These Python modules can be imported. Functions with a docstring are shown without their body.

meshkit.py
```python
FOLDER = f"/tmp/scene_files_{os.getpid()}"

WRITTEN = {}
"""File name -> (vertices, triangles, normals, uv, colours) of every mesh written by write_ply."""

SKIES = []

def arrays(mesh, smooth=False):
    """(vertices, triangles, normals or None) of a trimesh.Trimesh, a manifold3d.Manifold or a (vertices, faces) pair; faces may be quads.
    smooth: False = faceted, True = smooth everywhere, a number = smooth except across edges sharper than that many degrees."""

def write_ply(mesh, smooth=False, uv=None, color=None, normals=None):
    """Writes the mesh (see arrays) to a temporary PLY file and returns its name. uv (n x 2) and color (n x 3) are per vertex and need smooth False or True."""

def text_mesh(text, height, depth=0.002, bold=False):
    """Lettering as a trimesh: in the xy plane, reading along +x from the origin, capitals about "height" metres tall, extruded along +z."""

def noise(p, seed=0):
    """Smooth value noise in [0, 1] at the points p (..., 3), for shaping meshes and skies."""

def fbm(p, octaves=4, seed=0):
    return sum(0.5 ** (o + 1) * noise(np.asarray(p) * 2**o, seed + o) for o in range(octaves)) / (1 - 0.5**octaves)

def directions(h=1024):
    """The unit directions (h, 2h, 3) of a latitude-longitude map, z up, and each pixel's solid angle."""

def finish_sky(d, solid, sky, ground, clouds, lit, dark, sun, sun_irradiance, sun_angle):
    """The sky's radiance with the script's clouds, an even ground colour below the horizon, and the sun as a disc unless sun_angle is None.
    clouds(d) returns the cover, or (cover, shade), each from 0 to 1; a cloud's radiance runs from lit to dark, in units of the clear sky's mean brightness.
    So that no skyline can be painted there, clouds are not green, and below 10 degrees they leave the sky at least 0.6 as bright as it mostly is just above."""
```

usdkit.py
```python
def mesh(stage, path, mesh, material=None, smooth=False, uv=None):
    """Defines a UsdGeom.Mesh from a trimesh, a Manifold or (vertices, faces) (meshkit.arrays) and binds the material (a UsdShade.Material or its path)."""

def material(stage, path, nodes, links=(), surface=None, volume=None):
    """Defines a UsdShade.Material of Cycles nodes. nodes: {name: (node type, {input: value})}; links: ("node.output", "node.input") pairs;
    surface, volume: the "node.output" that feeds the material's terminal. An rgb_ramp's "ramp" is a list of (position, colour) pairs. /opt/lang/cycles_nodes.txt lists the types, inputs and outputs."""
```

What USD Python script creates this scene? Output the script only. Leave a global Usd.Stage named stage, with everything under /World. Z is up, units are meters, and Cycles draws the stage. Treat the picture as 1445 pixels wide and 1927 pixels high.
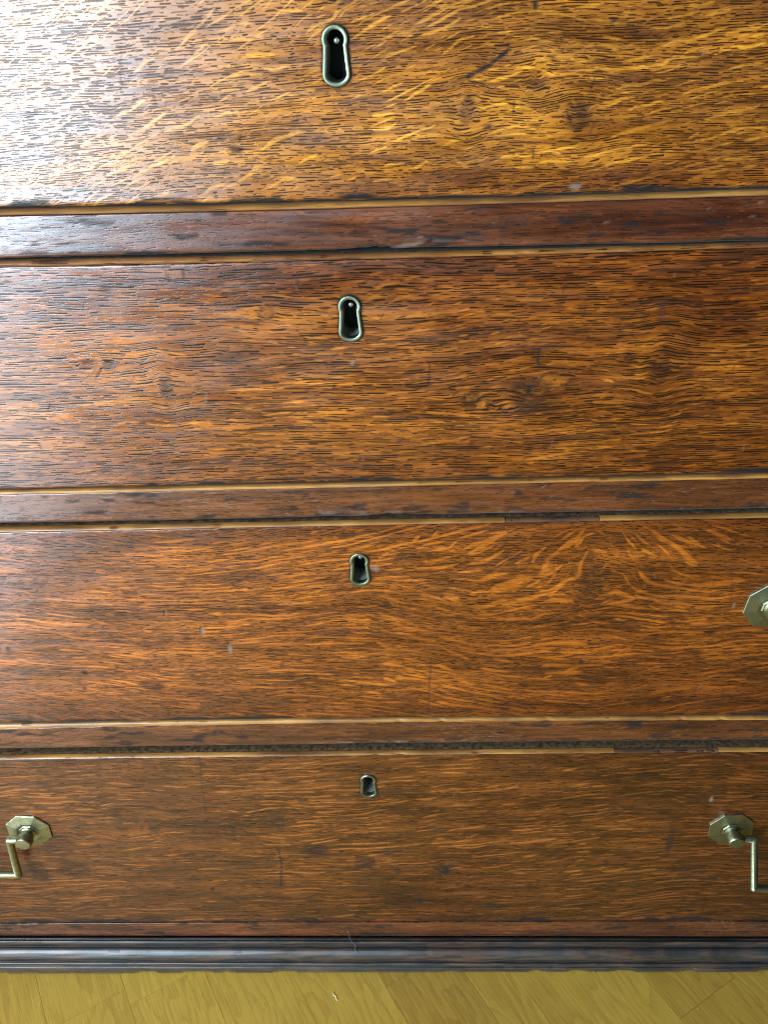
import math
import numpy as np
import trimesh
import shapely
from shapely import Polygon, Point, contains_xy
from shapely.ops import unary_union
from pxr import Gf, Sdf, Usd, UsdGeom, UsdLux, UsdShade, Vt
import usdkit
from meshkit import noise, fbm

rng = np.random.default_rng(11)
stage = Usd.Stage.CreateInMemory()
UsdGeom.SetStageUpAxis(stage, UsdGeom.Tokens.z)
UsdGeom.SetStageMetersPerUnit(stage, 1.0)
UsdGeom.Xform.Define(stage, '/World')
stage.DefinePrim('/World/Looks', 'Scope')

# ------------------------------------------------------------------ camera
# the chest front is the plane y = 0; x to the right, z up; the lens is 45 cm in front of it
CAM = np.array([-0.005184, -0.45, 0.0])
FW = np.array([-0.02427533, 0.85033833, -0.52567616])
RT = np.array([0.99954508, 0.01123098, -0.0279909])
UP = np.array([0.01789788, 0.52611651, 0.85022414])
cam = UsdGeom.Camera.Define(stage, '/World/camera')
cam.CreateHorizontalApertureAttr(36.0)
cam.CreateFocalLengthAttr(36.0 * 1560.0 / 1445.0)
cam.CreateClippingRangeAttr(Gf.Vec2f(0.02, 100.0))
cam.CreateExposureAttr(-0.25)
m4 = Gf.Matrix4d(*RT, 0, *UP, 0, *(-FW), 0, *CAM, 1)
cam.AddTransformOp().Set(m4)

# ------------------------------------------------------------------ light: a tall window on the left, an added side light, a dim added fill behind
def rect_light(name, pos, look, w, h, intensity, color):
    l = UsdLux.RectLight.Define(stage, '/World/' + name)
    l.CreateWidthAttr(w); l.CreateHeightAttr(h)
    l.CreateIntensityAttr(intensity); l.CreateColorAttr(Gf.Vec3f(*color))
    z = -np.asarray(look, float); z /= np.linalg.norm(z)
    x = np.cross([0, 0, 1.0], z)
    x = np.array([1.0, 0, 0]) if np.linalg.norm(x) < 1e-6 else x / np.linalg.norm(x)
    y = np.cross(z, x)
    l.AddTransformOp().Set(Gf.Matrix4d(*x, 0, *y, 0, *z, 0, *pos, 1))
    return l
rect_light('window_light', (-0.85, -1.62, 0.07), (1.0, 0.0, 0.0), 1.30, 0.98, 31.0, (0.72, 0.96, 1.16))
rect_light('side_fill_light', (-0.62, -0.48, -0.20), (1.0, 0.0, 0.0), 0.70, 1.13, 8.2, (0.88, 0.97, 1.06))  # added light close by, so brightness drops off towards the right
rect_light('room_fill_light', (0.3, -2.6, 0.45), (0, 1.0, 0.0), 4.0, 2.4, 0.035, (1.0, 0.97, 0.90))  # large dim panel added as fill for the metal and wood

# ------------------------------------------------------------------ helpers
BASE = np.array([-0.034, 0.0, -0.7795])         # foot of the chest, middle of its front
ZF = -0.7795                                    # floor
def prim_path(name, parent):
    root = parent.GetPath().pathString if parent is not None else '/World'
    path, n = f'{root}/{name}', 0
    while stage.GetPrimAtPath(path):
        n += 1
        path = f'{root}/{name}_{n:03d}'
    return path
def tag(p, **kw):
    for k, v in kw.items():
        p.SetCustomDataByKey(k, v)
    return p
def thing(name, loc):
    x = UsdGeom.Xform.Define(stage, prim_path(name, None))
    x.AddTranslateOp().Set(Gf.Vec3d(*map(float, loc)))
    return x.GetPrim()
def obj(name, mesh, mat, parent=None, smooth=False, shift=None, attrs=None, label=None):
    """ONE mesh of the scene; vertices are given in world coordinates and moved to the parent's origin by shift"""
    if isinstance(mesh, trimesh.Trimesh):
        mesh = (np.array(mesh.vertices), np.array(mesh.faces))
    v, f = np.asarray(mesh[0], float), np.asarray(mesh[1])
    if shift is not None:
        v = v - shift
    m = usdkit.mesh(stage, prim_path(name, parent), (v, f), mat, smooth=smooth)
    for k, a in (attrs or {}).items():
        UsdGeom.PrimvarsAPI(m).CreatePrimvar(k, Sdf.ValueTypeNames.Float3Array, 'vertex').Set(Vt.Vec3fArray.FromNumpy(np.asarray(a, np.float32)))
    p = m.GetPrim()
    if label:
        p.SetCustomDataByKey('label', label)
    return p
def join(parts):
    V, F, n = [], [], 0
    for v, f in parts:
        f = np.asarray(f)
        if f.shape[1] == 4:
            f = np.vstack([f[:, [0, 1, 2]], f[:, [0, 2, 3]]])
        V.append(np.asarray(v, float)); F.append(f + n); n += len(v)
    return np.vstack(V), np.vstack(F)
def grid_faces(nu, nv, flip=False):
    """quads of a grid whose vertex (i, j) is i * nv + j"""
    i, j = np.meshgrid(np.arange(nu - 1), np.arange(nv - 1), indexing='ij')
    a = (i * nv + j).ravel(); b = a + nv
    q = np.stack([a, b, b + 1, a + 1], 1)
    return q[:, ::-1] if flip else q
def box(x0, x1, y0, y1, z0, z1):
    b = trimesh.creation.box([x1 - x0, y1 - y0, z1 - z0])
    b.apply_translation([(x0 + x1) / 2, (y0 + y1) / 2, (z0 + z1) / 2])
    return np.array(b.vertices), np.array(b.faces)
def sm(a, b, x):
    t = np.clip((x - a) / (b - a), 0, 1)
    return t * t * (3 - 2 * t)
def xs_grid(step):
    return np.unique(np.concatenate([np.linspace(-0.514, -0.43, 18), np.arange(-0.43, 0.36, step), np.linspace(0.36, 0.446, 18)]).round(6))
X0, X1 = -0.514, 0.446                          # the drawers' ends (outside the picture)

# the horizontal edges of the front: three measured points each, smooth between, with a little wobble
def line(xz, amp=0.00025, seed=0, freq=40):
    c = np.polyfit(np.array(xz[0]) / 1000, np.array(xz[1]) / 1000, 2)
    def fn(x):
        xc = np.clip(x, xz[0][0] / 1000 - .06, xz[0][2] / 1000 + .06)
        return np.polyval(c, xc) + amp * 2 * (fbm(np.stack([x * freq, 0 * x, 0 * x + .5], -1), 3, seed) - .5)
    return fn
Z = {
 'b1b': line(((-206, -13, 176), (-91.0, -91.9, -91.2)), .0003, 1),
 'd1b': line(((-205, -13, 176), (-87.2, -88.1, -87.5)), .0002, 2),
 'r1b': line(((-212, -14, 181), (-113.1, -113.3, -114.0)), .0003, 3, 60),
 'b2t': line(((-212, -14, 181), (-114.4, -115.4, -115.0)), .0002, 4),
 'd2t': line(((-213, -14, 182), (-117.7, -118.4, -117.6)), .0002, 5),
 'd2b': line(((-250, -18, 210), (-257.0, -256.2, -255.4)), .0002, 6),
 'b2b': line(((-251, -18, 211), (-260.6, -259.6, -258.9)), .0003, 7),
 'r2b': line(((-257, -18, 215), (-282.4, -281.9, -281.1)), .0003, 8, 60),
 'b3t': line(((-258, -18, 216), (-285.9, -285.4, -285.1)), .0002, 9),
 'd3t': line(((-258, -18, 216), (-288.9, -288.3, -287.9)), .0002, 10),
 'd3b': line(((-304, -23, 252), (-462.7, -461.6, -464.0)), .0002, 11),
 'b3b': line(((-306, -23, 253), (-468.2, -466.0, -468.1)), .0004, 12),
 'r3b': line(((-312, -24, 258), (-490.8, -489.8, -490.0)), .0004, 13, 60),
 'b4t': line(((-314, -24, 260), (-499.2, -498.8, -499.7)), .0003, 14),
 'd4t': line(((-315, -24, 260), (-501.5, -501.1, -502.1)), .0003, 15),
 'd4b': line(((-373, -31, 305), (-721.0, -722.2, -724.2)), .0003, 16),
}

# ------------------------------------------------------------------ materials
class Nodes:
    """a small builder of Cycles node graphs"""
    def __init__(s): s.n, s.l, s.k = {}, [], 0
    def add(s, kind, out, links=None, **kw):
        s.k += 1
        name = f'{kind}_{s.k}'
        for key in list(kw):
            if isinstance(kw[key], str) and '.' in kw[key] and kw[key].split('.')[0] in s.n:
                s.l.append((kw.pop(key), f'{name}.{key}'))
        s.n[name] = (kind, kw)
        return f'{name}.{out}'
    def math(s, op, a, b=0.0, c=0.0, clamp=False):
        return s.add('math', 'value', math_type=op, value1=a, value2=b, value3=c, use_clamp=clamp)
    def step(s, v, a, b, lo=0.0, hi=1.0):
        return s.add('map_range', 'result', range_type='smoothstep', value=v, from_min=a, from_max=b, to_min=lo, to_max=hi, clamp=True)
    def lin(s, v, a, b, lo=0.0, hi=1.0):
        return s.add('map_range', 'result', range_type='linear', value=v, from_min=a, from_max=b, to_min=lo, to_max=hi, clamp=True)
    def noise(s, x, y, sx, sy, off=0.0, detail=2.0, rough=.5, dist=0.0):
        vx = s.math('multiply_add', x, sx, off); vy = s.math('multiply_add', y, sy, off * 1.7)
        v = s.add('combine_xyz', 'vector', x=vx, y=vy, z=off)
        return s.add('noise_texture', 'fac', dimensions='3D', vector=v, scale=1.0, detail=detail, roughness=rough, distortion=dist)
    def rows(s, u, q, period, width, gate, thr, off, jitter=.5, soft=.10, taper=.16):
        """lens-shaped strokes lying in rows along u: period and width in metres, gate = strokes per metre"""
        w = s.noise(u, q, gate * .35, .45 / period, off=off, detail=1.0)
        rr = s.math('multiply_add', s.math('multiply_add', w, 2.0, -1.0), jitter, s.math('multiply', q, 1.0 / period))
        rid = s.math('floor', rr)
        gv = s.noise(u, rid, gate, 7.31, off=off + 2.3, detail=1.2, rough=.45)
        c = s.noise(u, rid, gate * .5, 3.77, off=off + 5.9, detail=0.0)
        fr = s.math('fraction', rr)
        d = s.math('absolute', s.math('subtract', s.math('subtract', fr, .5), s.math('multiply_add', c, .7, -.35)))
        ww = s.step(s.math('subtract', gv, thr), 0.0, taper, -soft, .5 * width / period)
        return s.lin(s.math('subtract', ww, d), -soft * .5, soft * .5)
    def mix(s, f, a, b):
        return s.add('mix', 'color', mix_type='mix', fac=f, color1=a, color2=b)
    def mul(s, f, a, b):
        return s.add('mix', 'color', mix_type='multiply', fac=f, color1=a, color2=b)
    def make(s, path, surface):
        return usdkit.material(stage, '/World/Looks/' + path, s.n, s.l, surface=surface)

def oak(name, dark, mid, light, fleck, pore, off, source='attr', fl=(.005, .0016, 40., .55, .10), po=(.0012, .0005, 170., .48), rough=.27,
        wear=0.0, pore_amt=1.0, grime_col=(.010, .012, .013), knot_col=(.026, .009, .005), tone_scale=(9., 70.), spec=.85, sheen=.05, relief=1.0, patch=0.0, coat=0.0):
    g = Nodes()
    if source == 'attr':
        fa = g.add('attribute', 'vector', attribute='flow')
        s3 = g.add('separate_xyz', 'x', vector=fa); nm = s3.split('.')[0]
        u, qf, qg = nm + '.x', nm + '.y', nm + '.z'
        ta = g.add('attribute', 'vector', attribute='tone')
        tn = g.add('separate_xyz', 'x', vector=ta).split('.')[0]
        knot, fdens, grime = tn + '.x', tn + '.y', tn + '.z'
        ea = g.add('attribute', 'vector', attribute='extra')
        en = g.add('separate_xyz', 'x', vector=ea).split('.')[0]
        dust, scuff, edge = en + '.x', en + '.y', en + '.z'
    else:
        po_ = g.add('geometry', 'position')
        nm = g.add('separate_xyz', 'x', vector=po_).split('.')[0]
        u, qf, qg = nm + '.x', nm + '.z', nm + '.z'
        y = nm + '.y'
        qg = g.math('multiply_add', y, -0.7, qg); qf = qg
        knot = fdens = grime = dust = scuff = edge = None
    # broad tone
    t1 = g.noise(u, qg, *tone_scale, off=off, detail=4.0, rough=.6)
    t2 = g.noise(u, qg, 28., 420., off=off + 3.1, detail=3.0, rough=.6)
    tone = g.math('multiply_add', t2, .55, g.math('multiply', t1, .45))
    base = g.add('rgb_ramp', 'color', fac=tone, ramp=[(.0, dark), (.40, dark), (.5, mid), (.60, light), (1., light)])
    # long pale silky streaks
    # ray flecks
    ff = g.noise(u, qf, fl[0], fl[1], off=off + 7.3, detail=2.5, rough=.55, dist=.25)
    if fdens is not None:
        ff = g.math('add', ff, g.math('multiply_add', fdens, .3, -.15))
    thr = fl[3] if fdens is None else g.math('multiply_add', fdens, -.30, fl[3] + .15)
    fm = g.rows(u, qf, fl[0], fl[1], fl[2], thr, off + 7.3, jitter=.7, soft=fl[4], taper=.24)
    fm2 = g.rows(u, g.math('multiply_add', qf, 1.0, .013), fl[0] * .61, fl[1] * .55, fl[2] * 1.6, g.math('add', thr, .05), off + 21.3, jitter=.7, soft=fl[4] * 1.3, taper=.22)
    fm = g.math('maximum', fm, g.math('multiply', fm2, .8))
    jag = g.noise(u, qg, 260., 1500., off=off + 12.7, detail=1.0)
    if source == 'attr':
        fig = g.add('separate_xyz', 'x', vector=g.add('attribute', 'vector', attribute='figure'))
        fig = g.math('multiply', g.step(g.math('add', fig, g.math('multiply_add', jag, .7, -.35)), .15, .75), .97)
        fm = g.math('maximum', fm, fig)
    fm = g.math('multiply', fm, g.lin(jag, .30, .5, .55, 1.0))
    fcol = g.mul(1.0, fleck, g.mix(g.lin(t2, .3, .7), (.72, .66, .6), (1.12, 1.1, 1.05)))
    base = g.mix(g.math('multiply', fm, .92), base, fcol)
    # open pores: short dark dashes in rows, thicker in the early wood, stopping at the flecks
    band = g.noise(u, qg, 5., 170., off=off + 1.7, detail=2.0)
    pthr = g.math('multiply_add', band, -.34, po[3] + .17)
    pm = g.rows(u, qg, po[0], po[1], po[2], pthr, off + 5.2, jitter=.8, soft=.16, taper=.10)
    pm2 = g.rows(u, g.math('multiply_add', qg, 1.0, .0071), po[0] * .73, po[1] * .62, po[2] * 1.7, g.math('add', pthr, .03), off + 33.9, jitter=.8, soft=.2, taper=.10)
    pm = g.math('maximum', pm, g.math('multiply', pm2, .8))
    nf = g.math('multiply_add', fm, -.68, 1.0)
    pm = g.math('multiply', g.math('multiply', pm, nf), pore_amt, clamp=True)
    base = g.mix(pm, base, pore)
    mot = g.noise(u, qg, 15., 75., off=off + 17.0, detail=3.0, rough=.55)
    base = g.mul(.8, base, g.mix(g.lin(mot, .33, .67), (.56, .50, .46), (1.38, 1.42, 1.40)))
    # fibres
    fb = g.noise(u, qg, 90., 3000., off=off + 2.2, detail=2.0)
    base = g.mul(.55, base, g.mix(g.lin(fb, .3, .7), (.62, .58, .55), (1.25, 1.25, 1.22)))
    if patch:
        pa = g.step(g.noise(u, qg, 26., 150., off=off + 4.4, detail=4.0, rough=.65), .5, .62)
        base = g.mix(g.math('multiply', pa, patch), base, light)
    if knot is not None:
        kn = g.noise(u, qf, 160., 300., off=off + .4, detail=3.0, dist=1.5)
        kf = g.math('multiply', knot, g.lin(kn, .25, .6, .45, 1.0), clamp=True)
        base = g.mix(kf, base, knot_col)
        base = g.mul(edge, base, (.50, .40, .38))  # darker varnish at the edges, plus painted light falloff to the right
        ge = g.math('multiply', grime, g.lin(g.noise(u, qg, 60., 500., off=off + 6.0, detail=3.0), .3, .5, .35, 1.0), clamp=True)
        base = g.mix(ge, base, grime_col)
        base = g.mix(scuff, base, (.17, .125, .095))
        du = g.noise(u, qg, 300., 900., off=off, detail=4.0)
        base = g.mix(dust, base, g.mix(g.lin(du, .3, .7), (.030, .019, .010), (.13, .085, .045)))
    if wear:
        wn = g.noise(u, qg, 130., 900., off=off + 8.8, detail=3.0, rough=.65)
        wl = g.noise(u, qg, 6., 30., off=off + 8.1, detail=2.0)
        wm = g.step(g.math('add', wn, g.math('multiply_add', wl, .5, -.25)), .74 - .08 * wear, .80 - .08 * wear)
        base = g.mix(g.math('multiply', wm, .40), base, (.20, .15, .12))
    r = g.noise(u, qg, 25., 120., off=off + 3.3, detail=3.0)
    ro = g.lin(r, .3, .7, rough - .07, rough + .08)
    if dust is not None:
        ro = g.math('multiply_add', dust, .5, ro, clamp=True)
    # relief
    h = g.math('multiply_add', pm, -1.0, g.math('multiply', fm, .25))
    h = g.math('multiply_add', fb, .3, h)
    h = g.math('multiply_add', t2, .6, h)
    lump = g.noise(u, qg, 20., 90., off=off + 2.9, detail=2.0)
    h = g.math('multiply_add', lump, 6.0, h)
    if grime is not None:
        h = g.math('multiply_add', grime, -.8, h)
    sp = g.math('multiply_add', pm, -.60 * spec, spec)
    if dust is not None:
        sp = g.math('multiply', g.math('multiply', sp, g.math('subtract', 1.0, dust), clamp=True), g.math('multiply_add', grime, -.8, 1.0), clamp=True)
    b = g.add('bump', 'normal', height=h, strength=.8, distance=.00005 * relief)
    kw = dict(base_color=base, roughness=ro, normal=b, specular_ior_level=sp, sheen_weight=sheen, sheen_roughness=.4, sheen_tint=(.9, .96, 1.0))
    coat = coat or 0
    if coat:
        kw.update(coat_weight=coat, coat_roughness=.30, coat_ior=1.6)
    return g.make(name, g.add('principled_bsdf', 'BSDF', **kw))

OAK = [
 oak('oak_honey', (0.1785, 0.0573, 0.0071), (0.3570, 0.1249, 0.0111), (0.4830, 0.1850, 0.0167), (0.6930, 0.3146, 0.0302), (0.0420, 0.0175, 0.0060), 1.3, fl=(.0034, .0011, 60., .44, .16), po=(.00115, .00050, 150., .44), pore_amt=1.0),
 oak('oak_russet', (0.1042, 0.0272, 0.0040), (0.2332, 0.0641, 0.0057), (0.3573, 0.1120, 0.0088), (0.4963, 0.1679, 0.0135), (0.0218, 0.0106, 0.0038), 14.1, fl=(.0036, .0012, 75., .45, .16), po=(.00140, .00062, 85., .435), pore_amt=1.0),
 oak('oak_amber', (0.0904, 0.0219, 0.0035), (0.1766, 0.0438, 0.0046), (0.2464, 0.0662, 0.0063), (0.4271, 0.1181, 0.0097), (0.0213, 0.0081, 0.0032), 27.7, fl=(.0046, .0018, 44., .40, .14), po=(.00125, .00050, 140., .445), pore_amt=1.0, sheen=.06),
 oak('oak_umber', (0.0428, 0.0116, 0.0025), (0.0884, 0.0237, 0.0043), (0.1497, 0.0418, 0.0068), (0.2994, 0.0937, 0.0171), (0.0172, 0.0067, 0.0025), 41.9, fl=(.0050, .0017, 48., .42, .14), po=(.0016, .0006, 120., .50), pore_amt=1.0, sheen=.04),
]
M_RAIL = oak('rail_oak', (0.0574, 0.0156, 0.0064), (0.1025, 0.0284, 0.0093), (0.1516, 0.0425, 0.0118), (0.2132, 0.0624, 0.0138), (0.0213, 0.0100, 0.0060), 55.0, fl=(.0040, .0014, 80., .56, .14), po=(.0013, .0005, 170., .50), wear=.8, pore_amt=.7, rough=.25)
M_BEAD = oak('bead_wood', (0.1814, 0.0741, 0.0145), (0.2843, 0.1257, 0.0251), (0.3508, 0.1661, 0.0370), (0.3750, 0.1795, 0.0396), (0.1028, 0.0359, 0.0079), 66.0, source='pos', po=(.0014, .0004, 50., .60), rough=.42, relief=.5)
M_BEAD_OLD = oak('bead_wood_old', (0.1237, 0.0402, 0.0088), (0.2104, 0.0804, 0.0161), (0.2785, 0.1182, 0.0249), (0.3094, 0.1323, 0.0293), (0.0495, 0.0166, 0.0053), 71.0, source='pos', po=(.0014, .0005, 70., .55), rough=.4, relief=.8)
M_BEAD_DARK = oak('bead_patch_wood', (0.0560, 0.0231, 0.0098), (0.0952, 0.0399, 0.0157), (0.1344, 0.0577, 0.0216), (0.1568, 0.0693, 0.0255), (0.0224, 0.0116, 0.0078), 77.0, source='pos', rough=.5, relief=.6)
M_PLINTH = oak('plinth_wood', (.012, .012, .012), (.020, .018, .017), (.068, .038, .024), (.075, .042, .026), (.008, .008, .009), 83.0, source='pos', fl=(.004, .001, 60., .75, .1), po=(.0016, .0006, 40., .60), rough=.42, wear=.9, patch=.7, relief=2.2, pore_amt=.5, spec=1.0, tone_scale=(16., 160.))
M_CARCASS = oak('carcass_oak', (.05, .02, .01), (.085, .035, .016), (.12, .05, .02), (.15, .06, .025), (.02, .012, .01), 90.0, source='pos', rough=.5)

def metal(name, col, col2, rough, off, relief=.5):
    g = Nodes()
    p = g.add('geometry', 'position')
    n1 = g.add('noise_texture', 'fac', vector=p, scale=260.0, detail=4.0, roughness=.6)
    n2 = g.add('noise_texture', 'fac', vector=p, scale=1400.0, detail=3.0, roughness=.6)
    c = g.mix(g.lin(n1, .35, .65), col, col2)
    c = g.mul(.4, c, g.mix(g.lin(n2, .3, .7), (.6, .6, .6), (1.1, 1.1, 1.1)))
    r = g.lin(n1, .3, .7, rough - .08, rough + .1)
    h = g.math('multiply_add', n1, 2.0, n2)
    b = g.add('bump', 'normal', height=h, strength=.5, distance=.0001 * relief)
    return g.make(name, g.add('principled_bsdf', 'BSDF', base_color=c, metallic=1.0, roughness=r, normal=b))
M_BRASS = metal('aged_brass', (.34, .345, .215), (.19, .20, .125), .42, 0)
M_RING = metal('verdigris_brass', (.27, .31, .215), (.17, .21, .145), .40, 1)
M_STEEL = metal('dull_steel', (.42, .42, .40), (.28, .28, .27), .42, 2)

def plain(name, c1, c2, scale, rough, bump=.0002):
    g = Nodes()
    p = g.add('geometry', 'position')
    n = g.add('noise_texture', 'fac', vector=p, scale=scale, detail=4.0, roughness=.65)
    b = g.add('bump', 'normal', height=n, strength=.8, distance=bump)
    return g.make(name, g.add('principled_bsdf', 'BSDF', base_color=g.mix(g.lin(n, .3, .7), c1, c2), roughness=rough, normal=b))
M_LINING = plain('keyhole_wood', (.03, .03, .028), (.24, .24, .22), 700., .8)
M_IRON = plain('lock_iron', (.008, .008, .008), (.02, .019, .018), 400., .6)
M_SPLINTER = plain('pale_wood_chip', (.42, .36, .18), (.62, .56, .34), 900., .7)
M_LINT = plain('grey_lint', (.06, .065, .07), (.16, .165, .17), 900., .9)
M_SUB = plain('subfloor', (.05, .035, .015), (.08, .055, .025), 60., .8)

def parquet():
    g = Nodes()
    fa = g.add('attribute', 'vector', attribute='flow')
    nm = g.add('separate_xyz', 'x', vector=fa).split('.')[0]
    u, v, seed = nm + '.x', nm + '.y', nm + '.z'
    # growth rings cut at a slant: long arches
    wob = g.noise(u, v, 7., 26., off=2.0, detail=2.0)
    ring = g.math('multiply_add', wob, 9.0, g.math('multiply', v, 55.0))
    fr = g.math('fraction', ring)
    rm = g.step(fr, .25, .95)
    st = g.noise(u, v, 12., 420., off=4.0, detail=4.0, rough=.6)
    fine = g.noise(u, v, 60., 2600., off=6.0, detail=2.0)
    t = g.math('multiply_add', rm, .16, g.math('multiply', st, .75))
    t = g.math('multiply_add', fine, .15, t)
    yel = g.add('rgb_ramp', 'color', fac=t, ramp=[(.2, (.45, .30, .046)), (.5, (.385, .245, .033)), (.78, (.30, .18, .023))])
    brn = g.add('rgb_ramp', 'color', fac=t, ramp=[(.2, (.29, .165, .026)), (.5, (.22, .115, .017)), (.78, (.14, .068, .010))])
    c = g.mix(seed, yel, brn)
    pn = g.step(g.noise(u, v, 90., 1500., off=8.0, detail=1.0), .62, .70)
    c = g.mul(g.math('multiply', pn, .5), c, (.55, .5, .4))
    sc = g.step(g.noise(u, v, 40., 1600., off=9.5, detail=2.0), .68, .74)
    c = g.mix(g.math('multiply', sc, .3), c, (.70, .62, .25))
    b = g.add('bump', 'normal', height=g.math('multiply_add', st, 1.0, fine), strength=.5, distance=.0002)
    return g.make('parquet_oak', g.add('principled_bsdf', 'BSDF', base_color=c, roughness=g.lin(st, .3, .7, .42, .55), normal=b, specular_ior_level=.4))
M_FLOOR = parquet()

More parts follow.
